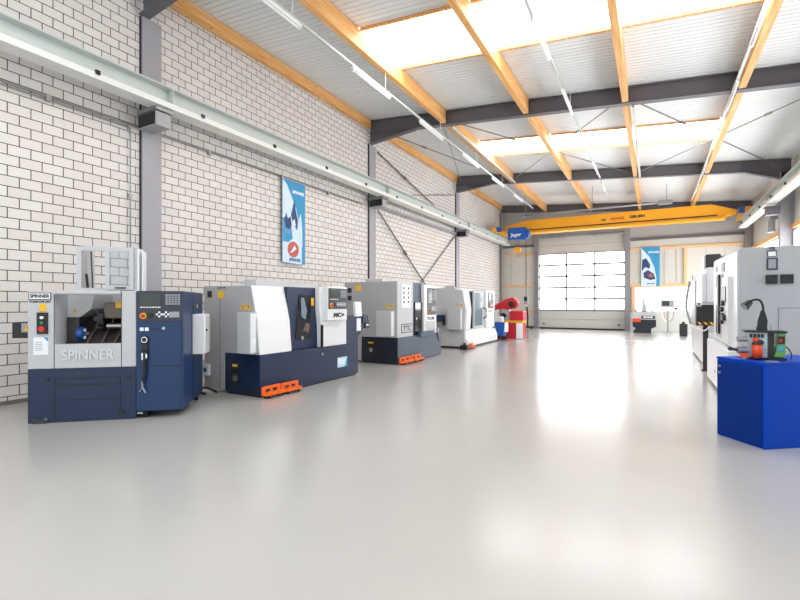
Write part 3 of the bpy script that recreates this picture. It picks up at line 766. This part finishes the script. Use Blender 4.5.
m.build('lifting_holes', BLACK, t)
s = splate(1.06, .25, 1.2, .42, -.006, .05).build('power_socket', PAPER, t); splate(1.09, .30, 1.16, .37, -.055, .004).build('socket_hole', LETBLUE, s)
splate(1.1, 1.02, 1.2, 1.15, -.006, .04).build('cable_entry', BLACK, t)

# --- third lathe, tall
t = thing('cnc_lathe', 'tall grey lathe with dark base and bulb plate, third on the left', 'lathe', (-4.95, 8.755, 0), PI/2)
MB().box(0, .0, .03, .20, .96, .60, bev=.004).build('base', DNAVY, t)  # dark navy colours in the shade on the unlit left side
MB().prism([(.006, .03), (2.355, .03), (2.355, .60), (1.5, .55), (1.02, .60), (.006, .60)], 'y', -.004, .96, bev=.004).build('base_front', STEELBLUE, t)
MB().box(.02, .03, 0, 2.33, .9, .03).build('plinth', BLACK, t)
MB().box(.0, .0, .60, .742, 1.45, 1.87, bev=.006).build('side_housing', LGREY, t)
MB().box(.742, .5, .60, 2.07, 1.45, 1.86).build('rear_housing', LGREY, t)
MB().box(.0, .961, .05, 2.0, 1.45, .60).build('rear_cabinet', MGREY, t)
MB().box(.5, .7, 1.87, 1.2, 1.2, 1.97, bev=.02).build('top_cover', LGREY, t)
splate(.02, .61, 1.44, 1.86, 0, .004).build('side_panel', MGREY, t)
v = splate(.60, .19, .80, .42, 0, .004).build('vent', BLACK, t); splate(.64, .45, .78, .485, 0, .005).build('yellow_sticker', YEL, t); MB().cyl((-.008, .70, .30), (0, .70, .30), .05).build('fan', STEEL, v)
p = plate(.15, 1.27, .60, 1.80, 0, .02).build('bulb_plate', WHITE, t)
for i in range(2):
    for j in range(4): MB().cyl((.25+.22*i, -.02, 1.40+.105*j), (.25+.22*i, -.03, 1.40+.105*j), .025, seg=10).build('indicator', BLACK, p)
p = plate(.17, .695, .695, .90, 0).build('name_plate', DARK, t); plate(.19, .715, .675, .88, -.006, .003).build('plate_field', LGREY, p)
text('plate_lettering', 'TTC', .15, LETTER, p, (.43, -.010, .795), depth=.001, bold=.004, sx=1.25)
MB().box(.742, .08, .60, 1.34, .5, 1.875, bev=.004).build('sliding_door', STEELBLUE, t)
MB().box(.95, .05, .60, 1.36, .09, 1.40, bev=.01).build('door_window', DKGLASS, t)
MB().cyl((1.0, .08, 1.0), (1.0, .03, 1.0), .03).build('door_knob', STEEL, t)
c = MB().box(1.34, .0, .60, 2.07, .5, 1.84, bev=.006).build('control_column', WHITE, t)
control_panel(c, 1.52, 1.08, 2.03, 1.76, 0)
text('column_lettering', 'TTC-300', .09, LETTER, c, (1.72, -.003, .985), bold=.004, sx=1.2)
MB().box(1.45, -.006, .62, 2.0, .004, .92).build('lower_cover', LGREY, c)
b = MB().box(1.0, -.08, .56, 1.75, .02, .68, bev=.01).build('tool_tray', STEELBLUE, t)
for x in (1.85, 2.12): MB().box(x, -.02, .60, x+.1, .2, .72, bev=.02).build('coolant_valve', KEYS, t)
MB().tube([(2.1, -.01, .58), (2.14, -.03, .45), (2.2, -.01, .38)], .012, smooth=1).build('hose', BLACK, t)
plate(1.95, .14, 2.15, .28, 0, .003).build('logo_sticker', mat('sticker_pale', (190, 222, 238)), t)
e = MB().box(-.15, .08, .63, -.004, .47, 1.20, bev=.006).build('transformer_box', LGREY, t); MB().box(-.148, .073, .65, -.02, .082, 1.19).build('box_lid', WHITE, e)
splate(.98, 1.66, 1.12, 1.79, -.004).build('yellow_sticker', YEL, t)
for z in (1.62, 1.44): splate(1.24, z, 1.35, z+.11, -.004).build('cable_entry', BLACK, t)
for y in (.26, .14): triangle_sign('warning_sticker', t, y, 1.30, .11, 'x', -.004)
MB().box(2.1, .4, 0.05, 2.45, .9, .8).build('chip_conveyor', STEELBLUE, t)

# --- fourth lathe, all white
t = thing('cnc_lathe', 'all white lathe with tall glass door, farthest on the left', 'lathe', (-4.95, 12.85, 0), PI/2)
MB().prism([(-.0, .06), (.0, .62), (-.04, 1.18), (.07, 1.78), (.30, 1.80), (.36, 1.92), (.62, 1.92), (.68, 1.84), (1.3, 1.84), (1.3, .06)], 'x', 0, .12, bev=.004).build('side_housing', LGREY, t)
MB().box(.02, .05, 0, 3.1, 1.2, .06).build('plinth', BLACK, t)
MB().prism([(-.03, .06), (-.03, .26), (.06, .50), (.06, .56), (1.2, .56), (1.2, .06)], 'x', .12, 3.20, bev=.004).build('base', WHITE, t)
MB().prism([(.02, .56), (-.02, 1.18), (.07, 1.75), (.5, 1.75), (.5, .56)], 'x', .12, .55, bev=.004).build('hood', WHITE, t)
MB().box(.55, .16, .56, 2.05, 1.2, 1.76).build('chamber', BLACK, t)
MB().box(.12, .5, .56, 2.9, 1.3, 1.84, bev=.01).build('rear_housing', WHITE, t)
d = MB().box(1.05, .08, .57, 2.05, .14, 1.77, bev=.004).build('sliding_door', LGREY, t)
MB().box(1.12, .072, .64, 1.86, .082, 1.72).build('door_window', PALEGLASS, d)
MB().tube([(1.90, .06, .86), (1.92, -.04, .92), (1.92, -.04, 1.17), (1.90, .06, 1.22)], .022).build('door_handle', BLACK, d)
c = MB().box(2.05, .0, .55, 2.95, .5, 1.82, bev=.008).build('control_column', WHITE, t)
control_panel(c, 2.22, 1.20, 2.80, 1.74, 0)
MB().box(2.22, -.004, 1.08, 2.7, .002, 1.13).build('head_lettering', KEYS, c)
MB().prism([(2.95, .4), (3.15, .4), (3.22, 1.25), (2.95, 1.25)], 'y', .05, .5).build('chip_conveyor', STEELBLUE, t)
e = MB().box(-.15, .07, .58, .0, .50, 1.22, bev=.006).build('transformer_box', LGREY, t); MB().box(-.148, .063, .6, -.02, .072, 1.2).build('box_lid', WHITE, e)
for y in (.22, .10): triangle_sign('warning_sticker', t, y, 1.33, .10, 'x', 0)
b = MB().box(-.45, .62, .82, -.0, .9, 1.02, bev=.01).build('conveyor_head', NAVY, t); MB().box(-.2, .60, .7, -.05, .63, .86).build('motor', BLACK, b)

# machine skates (orange) in front of the lathes
def skate(loc, rot, label, L=.36):
    s = thing('machine_skate', label, 'machine skate', loc, rot, 'orange machine skates')
    m = MB().box(0, -.05, .035, L, .05, .055, bev=.004)
    m.prism([(0, .05), (L, .05), (L, .165), (.03, .165), (0, .15)], 'y', .02, .05, bev=.003)
    m.build('deck', ORANGE, s)
    for x in (.03, L*.52): MB().prism([(x, .045), (x+L*.40, .045), (x+L*.40, .085), (x+L*.12, .085)], 'y', -.09, .02, bev=.003).build('fork', ORANGE, s)
    for x in (.06, L*.56): MB().box(x, .012, .09, x+L*.22, .021, .125).build('opening', BLACK, s)
    for x in (.06, L-.06):
        for y in (-.04, .03): MB().cyl((x, y-.012, .025), (x, y+.012, .025), .025, seg=14).build('roller', RUBBER, s)
    return s
skate((-4.86, 4.70, 0), PI/2, 'orange machine skate by the second lathe, nearer one of the pair')
skate((-4.84, 5.07, 0), PI/2, 'orange machine skate by the second lathe, farther one of the pair')
skate((-4.86, 8.75, 0), PI/2, 'orange machine skate by the tall third lathe, nearer one of the pair', .5)
skate((-4.85, 9.27, 0), PI/2, 'orange machine skate by the tall third lathe, farther one of the pair', .5)
skate((-4.80, 12.90, 0), PI/2, 'small orange machine skate at the foot of the white fourth lathe', .34)
o = MB().box(-.12, -.08, 0, .12, .08, .14, bev=.02).cyl((0, 0, .14), (0, 0, .2), .04).build('toe_jack', BLACK, None, loc=(-4.86, 12.62, 0)); tag(o, 'small black jack beside the skate at the white lathe', 'jack')
j = thing('machine_skate', 'orange steerable skate with drawbar between the two nearest lathes', 'machine skate', (-6.45, 4.42, 0), math.radians(100))
MB().box(-.12, -.10, .04, .12, .10, .10, bev=.01).build('deck', ORANGE, j); MB().cyl((0, 0, .10), (0, 0, .20), .07).build('turntable', ORANGE, j)
for x in (-.08, .08): MB().cyl((x, -.08, .035), (x, .08, .035), .035).build('roller', RUBBER, j)
MB().tube([(0, .05, .08), (-.25, .38, .06), (-.42, .62, .04)], .018).build('drawbar', GALV, j)
j.rotation_euler = (0, 0, math.radians(190))
o = MB().tube([(-5.72, 4.60, .03), (-5.9, 4.56, .10), (-6.08, 4.54, .06), (-6.0, 4.48, .02), (-5.85, 4.50, .018)], .018, smooth=2).build('power_cable', BLACK); tag(o, 'black cable coiled on the floor beside the second lathe', 'cable')

# ------------------------------------------------------------ band saw and bin at the far left
t = thing('band_saw', 'red band saw with raised saw bow by the far left wall', 'band saw', (-5.15, 17.6, 0), 0)
MB().box(-.15, -.25, 0, .80, .35, .62, bev=.02).build('base', RED, t)
MB().box(.0, -.27, .62, .83, .35, .72, bev=.01).build('table', CRANE, t)
MB().box(.33, -.30, .72, .85, .25, 1.08, bev=.03).build('coolant_guard', RED, t)
MB().box(.58, -.26, .02, .82, -.24, .62).build('front_panel', PAPER, t)
b = MB().prism([(-.55, 1.18), (.15, 1.55), (.42, 1.62), (.62, 1.40), (.55, 1.20), (.20, 1.12), (-.1, 1.20), (-.5, 1.05)], 'y', -.15, .12, bev=.03).build('saw_bow', RED, t)
MB().cyl((.36, -.16, 1.34), (.36, -.18, 1.34), .12, seg=24).build('blade_wheel', BLACK, b)
MB().box(-.05, -.1, .72, .25, .2, 1.2, bev=.03).build('vice', LGREY, t)
MB().cyl((.05, -.2, .9), (.05, -.1, .9), .10).build('motor', BLACK, t)
b = thing('waste_bin', 'small blue wheeled bin with white side in front of the red saw', 'bin', (-5.0, 16.75, 0), 0)
MB().prism([(-.20, .16), (.16, .16), (.20, .66), (-.24, .66)], 'y', -.2, .2, bev=.015).build('body', HOIST, b)
MB().box(.17, -.18, .3, .24, .18, .66, bev=.02).build('side_panel', PAPER, b)
for x in (-.14, .12):
    for y in (-.14, .14): MB().cyl((x, y-.02, .07), (x, y+.02, .07), .07).build('wheel', RUBBER, b)
MB().box(-.16, -.16, .13, .14, .16, .17).build('chassis', DARK, b)
MB().tube([(.22, 0, .3), (.32, 0, .16), (.42, 0, .10)], .015).build('handle', BLACK, b)
o = thing('oil_can', 'white canister standing on the bin lid of the blue bin', 'canister', (-5.0, 16.75, .66)); MB().box(-.1, -.08, 0, .1, .08, .22, bev=.03).build('body', PAPER, o); MB().cyl((.05, 0, .22), (.05, 0, .26), .025).build('cap', BLACK, o)
k = thing('pallet_truck', 'dark hand pallet truck parked against the end wall left of the door', 'pallet truck', (-5.95, 24.9, 0))
MB().tube([(0, 0, .1), (.0, .05, .7), (-.06, .12, 1.12)], .05).build('tiller', BLACK, k); MB().box(-.22, -.1, .04, .32, .2, .13, bev=.02).build('forks', BLACK, k); MB().cyl((-.12, .12, 1.14), (.02, .12, 1.14), .03).build('grip', BLACK, k)
for x in (-.12, .2): MB().cyl((x-.03, 0, .05), (x+.03, 0, .05), .05).build('wheel', RUBBER, k)

# ------------------------------------------------------------ far toolroom mill by the door
t = thing('tool_grinder', 'small machine with dark base and white top standing right of the door', 'machine', (-.35, 24.1, 0))
MB().prism([(-.44, 0), (.28, 0), (.30, .12), (.28, .2), (.49, .30), (.49, .62), (-.47, .62), (-.47, .3), (-.32, .2), (-.44, .1)], 'y', -.2, .3, bev=.01).build('base', DNAVY, t)
MB().box(-.48, -.26, .62, .5, .35, .98, bev=.01).build('bed', LGREY, t)
MB().box(-.1, -.275, .66, .44, -.262, .80).build('name_strip', DNAVY, t)
text('machine_lettering', 'SPINNER', .11, LETWHITE, t, (.17, -.278, .73), bold=.004)
MB().box(-.48, -.27, .50, -.14, -.2, .68, bev=.01).build('warning_panel', REDOR, t)
h = MB().box(-.10, -.05, .98, .12, .2, 1.30, bev=.04).build('spindle_head', STEEL, t); MB().cyl((0, .05, 1.3), (0, .05, 1.65), .07, .05).build('spindle', STEEL, h); MB().ball((0, .05, 1.68), .05).build('cap', BLACK, h)
MB().cyl((.33, 0, .98), (.33, 0, 1.25), .02).ball((.33, 0, 1.28), .04).build('lever', BLACK, t); MB().cyl((-.35, 0, .98), (-.35, 0, 1.1), .03).build('stop', BLACK, t)
t = thing('control_console', 'small beige control console with screen on a stand under the end window', 'console', (.62, 24.3, 0))
MB().box(-.32, -.12, 1.16, .26, .12, 1.55, bev=.02).build('housing', LGREY, t); MB().box(-.24, -.13, 1.25, .06, -.118, 1.48).build('screen', SCREEN, t)
MB().box(.10, -.13, 1.22, .22, -.118, 1.48).build('keypad', KEYS, t); MB().cyl((.30, -.02, 1.13), (.30, -.1, 1.13), .07).build('hand_wheel', BLACK, t)
MB().cyl((.0, .1, .0), (.0, .1, 1.16), .035).build('stand', KEYS, t); MB().box(-.2, -.1, 0, .2, .3, .03).build('foot', KEYS, t)
for k_, mm in ((0, PAPER), (.08, REDOR), (.16, KEYS)):
    MB().tube([(-.22+k_, -.05, 1.16), (-.24+k_, -.08, .75), (-.05+k_, -.1, .5), (.16+k_*.6, -.08, .75), (.2, -.05, 1.16)], .012, smooth=2).build('cable', mm, t)

# ------------------------------------------------------------ right side machines
t = thing('machining_centre', 'large light grey machining centre behind the blue cabinet on the right', 'machine', (.98, 9.95, 0), -PI/2)
L_ = 2.68
MB().prism([(0, .73), (L_, .73), (L_, 2.085), (0, 2.14)], 'y', 0, 1.9, bev=.008).build('housing', mat('centre_shaded_grey', (172, 175, 179), .42, var=.03), t)  # grey darkened to put shade into the camera-side face
MB().box(.0, -.11, .05, 2.6, 1.85, .73, bev=.006).build('base', WHITE, t)
MB().box(.03, -.05, 0, 2.55, 1.8, .05).build('plinth', BLACK, t)
MB().cyl((1.15, -.11, .28), (1.15, -.118, .28), .02).build('base_lock', GALV, t)
MB().prism([(.02, .75), (2.60, .75), (2.60, 2.05), (.02, 2.11)], 'y', -.012, .004).build('front_panel', WHITE, t)
d = MB().box(.55, -.03, .82, 1.28, .0, 1.84).build('sliding_door', LGREY, t)
MB().box(.60, -.04, .88, .86, -.028, 1.80).build('door_window', PALEGLASS, d); MB().box(.90, -.06, .88, 1.10, -.028, 1.83).build('door_gap', BLACK, d)
p = MB().box(1.55, -.06, .80, 2.15, .0, 1.75, bev=.006).build('control_column', WHITE, t)
MB().box(1.66, -.07, 1.38, 2.0, -.058, 1.62).build('screen', DARK, p)
for i in range(4): MB().cyl((1.72+.09*(i % 2), -.06, 1.1+.09*i), (1.72+.09*(i % 2), -.10, 1.1+.09*i), .04).build('knob', BLACK, p)
MB().box(1.7, -.10, 1.12, 1.98, -.058, 1.2).build('key_shelf', BLACK, p)
MB().box(.35, -.02, 1.90, .55, -.008, 2.0).build('label', KEYS, t); MB().box(1.1, -.02, 1.86, 1.45, -.008, 2.0).build('label', KEYS, t)
# details on the camera side (x = L_)
def ep(y0, z0, y1, z1, m, name, par=t, th=.008): return MB().box(L_-.002, y0, z0, L_+th, y1, z1).build(name, m, par)
p = ep(.28, 1.79, .39, 1.94, DARK, 'window_frame'); ep(.297, 1.807, .373, 1.923, KEYS, 'window_pane', p, .012)
p = ep(.285, 1.955, .38, 2.035, DARK, 'rating_plate'); ep(.295, 1.962, .37, 2.02, PAPER, 'plate_field', p, .011)
text('plate_lettering', 'CE', .045, LETTER, p, (L_+.004, .333, 2.06), rot=(PI/2, 0, PI/2), depth=.002, bold=.002)
p = ep(.27, 1.612, .385, 1.727, BLACK, 'cable_socket', th=.03); p = ep(.415, 1.615, .54, 1.727, BLACK, 'cable_socket', th=.03)
m = MB(); m.box(L_, .395, .95, L_+.003, .399, 1.31).box(L_, .395, 1.306, L_+.003, 1.5, 1.311); m.build('hatch_outline', DARK, t)

t = thing('machining_centre', 'grey upright mill with hazard striped front panel, second on the right', 'machine', (.95, 15.4, 0), -PI/2)
MB().box(0, .02, .05, 4.1, 1.8, .75, bev=.01).build('base', WHITE, t); MB().box(.03, .05, 0, 4.05, 1.75, .05).build('plinth', BLACK, t)
MB().box(.1, .04, .75, 4.0, 1.6, 2.12, bev=.01).build('housing', LGREY, t)
MB().box(2.6, -.04, 1.38, 3.9, .06, 2.0, bev=.01).build('front_hood', WHITE, t)
MB().box(1.9, -.0, 1.0, 2.4, .05, 1.6).build('door_window', DARK, t); MB().box(.45, .0, .9, 1.5, .05, 1.95).build('front_door', LGREY, t)
MB().tube([(.25, -.02, .8), (-.05, -.12, 1.3), (.1, -.02, 2.0)], .03, smooth=2).build('cable_hose', KEYS, t)
MB().box(3.2, .06, 2.12, 3.55, .34, 2.44, bev=.03).build('spindle_motor', BLACK, t); MB().tube([(3.3, .3, 2.36), (3.4, .6, 2.40), (3.5, .9, 2.14)], .04, smooth=2).build('motor_hose', BLACK, t)
MB().box(2.7, .06, 2.12, 3.1, .3, 2.42, bev=.02).build('top_guard', WHITE, t)
text('machine_lettering', 'MV', .18, LETTER, t, (.7, -.002, 2.05), bold=.005)
b = thing('control_desk', 'black control panel with yellow hazard stripes on a post, right side', 'control panel', (.92, 10.98, 0), 0)
MB().box(-.15, -.06, .92, .17, .12, 1.34, bev=.01).build('panel', BLACK, b)
MB().box(-.05, -.07, 1.345, .16, .1, 1.40).build('label_strip', KEYS, b); MB().box(-.14, -.065, 1.30, -.06, -.058, 1.34).build('label_strip', KEYS, b)
m = MB()
for i in range(3): m.prism([(-.13+.10*i, .99), (-.09+.10*i, .99), (-.05+.10*i, .94), (-.09+.10*i, .94)], 'y', -.068, -.058)
m.build('hazard_stripe', YEL, b)
MB().box(-.03, .0, .03, .06, .08, .93).build('post', BLACK, b); MB().box(-.06, -.04, 0, .1, .12, .03).build('foot', BLACK, b)
MB().tube([(-.12, -.03, .93), (-.10, -.05, .84), (.0, -.06, .81), (.08, -.03, .92)], .010, smooth=2).build('cable', PAPER, b)
t = thing('chip_conveyor', 'low grey sloping chip conveyor beyond the upright mill on the right', 'conveyor', (1.32, 17.0, 0))
MB().prism([(-.25, .95), (.2, 1.05), (.9, .5), (.9, .1), (.2, .1), (.0, .55), (-.25, .7)], 'y', -.7, .7, bev=.01).build('trough', LGREY, t)
MB().box(0.2, -.6, 0, .85, .6, .1).build('foot', DARK, t)
b = MB().box(-.16, -.2, .0, .12, .2, .52, bev=.04).cyl((-.02, 0, .52), (-.02, 0, .6), .05).build('chip_bin', BLACK, None, loc=(1.15, 22.4, 0)); tag(b, 'small black bin on the floor near the far end windows', 'bin')
t = thing('exhaust_duct', 'bent pale ventilation duct on the right wall under the runway beam', 'duct', (3.66, 20.3, 3.9))
MB().tube([(0, 0, 0), (0, 0, .30), (.0, .0, .42), (.06, 0, .52), (.22, 0, .53)], .10, seg=14, smooth=2).build('pipe', GALV, t, True)
MB().cyl((0, 0, -.02), (0, 0, .03), .12).build('collar', KEYS, t)

# ------------------------------------------------------------ blue tool cabinet, grinder and lamp
ang = math.atan2(-.41, .326)
t = thing('tool_cabinet', 'bright blue metal tool cabinet at the right edge of the photo', 'cabinet', (.588, 5.749, 0), ang)
MB().box(0, .0, .0, .524, .95, .80, bev=.006).build('body', CABBLUE, t)
d = MB().box(.012, -.012, .02, .500, .002, .775, bev=.004).build('door', CABDOOR, t)
for z in (.72, .655): MB().cyl((.05, -.012, z), (.05, -.022, z), .014).build('lock', STEEL, d)
MB().box(-.004, -.006, .795, .53, .955, .812, bev=.003).build('top', CABBLUE, t)
g = thing('drill_grinder', 'green and black drill grinder standing on the blue cabinet', 'grinder', (.80, 5.62, .812), 0)
MB().box(.0, .02, .0, .335, .19, .02, bev=.004).build('base_plate', BLACK, g)
MB().box(.19, .03, .02, .24, .19, .275).build('body', BLACK, g)
MB().prism([(.235, .03), (.235, .03), (.32, .03), (.325, .265), (.27, .265), (.262, .14)][1:], 'y', .015, .18, bev=.004).build('end_cover', GREEN, g)
p = MB().box(.265, .006, .16, .315, .016, .235).build('display', BLACK, g); MB().box(.275, .003, .18, .295, .008, .21).build('digits', BTNRED, p)
MB().cyl((.283, .016, .115), (.283, .004, .115), .022).build('dial', CYAN, g)
MB().box(.0, .0, .265, .335, .19, .285, bev=.004).build('top_plate', BLACK, g)
MB().box(.03, .03, .02, .185, .035, .262).build('guard', TEAL, g)
m = MB()
for i in range(4): m.box(.045+.03*i, .024, .215, .068+.03*i, .031, .25)
m.build('guard_markings', BLACK, g)
mo = MB().cyl((.095, -.03, .02), (.095, -.03, .15), .042, seg=20).build('motor', REDOR, g, True)
MB().cyl((.095, -.03, .15), (.095, -.03, .185), .044, .03).ball((.12, -.03, .17), .03).build('motor_cap', BLACK, mo); MB().cyl((.085, -.03, .18), (.085, -.03, .215), .025).build('knob', REDOR, mo)
MB().box(.13, -.02, .02, .18, .02, .10, bev=.006).build('chuck_block', GALV, g)
for z, r in ((.20, .028), (.09, .034)): MB().cyl((.02, .0, z), (-.06, -.02, z), r, seg=16).build('drill_chuck', STEEL, g)
MB().cyl((-.06, -.02, .09), (-.12, -.03, .10), .015).ball((-.12, -.03, .10), .022).build('chuck_handle', DARK, g); MB().box(-.04, -.03, .02, .03, .03, .06).build('chuck_rest', REDOR, g)
MB().cyl((.0, .0, .0), (.0, .0, .02), .03).build('rest_foot', GALV, g)
MB().tube([(.325, .1, .13), (.36, .1, .12), (.385, .08, .05), (.37, .06, .008)], .006, smooth=2).build('cable', BLACK, g)
cp = MB().cyl((0, 0, 0), (0, 0, .006), .055, seg=20).build('grinding_cup', GALV, None, loc=(.985, 5.47, .812)); tag(cp, 'small clear round dish at the front corner of the blue cabinet', 'dish')
l = thing('gooseneck_lamp', 'black gooseneck work lamp standing on the green grinder', 'lamp', (.955, 5.72, 1.097))
MB().box(-.045, -.02, 0, .04, .03, .03).build('base', BLACK, l)
MB().prism([(-.04, .02), (.04, .02), (.045, .10), (.02, .20), (-.01, .20), (-.035, .10)], 'y', -.015, .02, bev=.006).build('stem', BLACK, l)
MB().tube([(.01, 0, .18), (.008, -.01, .25), (-.02, -.02, .31), (-.08, -.04, .305), (-.125, -.05, .275)], .011, smooth=3).build('neck', BLACK, l, True)
hd = MB().cyl((-.10, -.045, .285), (-.15, -.07, .235), .028, .042, seg=20).build('lamp_head', BLACK, l)
MB().cyl((-.15, -.07, .235), (-.157, -.073, .229), .034, seg=18).build('lens', KEYS, hd)
MB().box(.06, 0, 0, .075, .012, .06).build('side_lever', GALV, l)
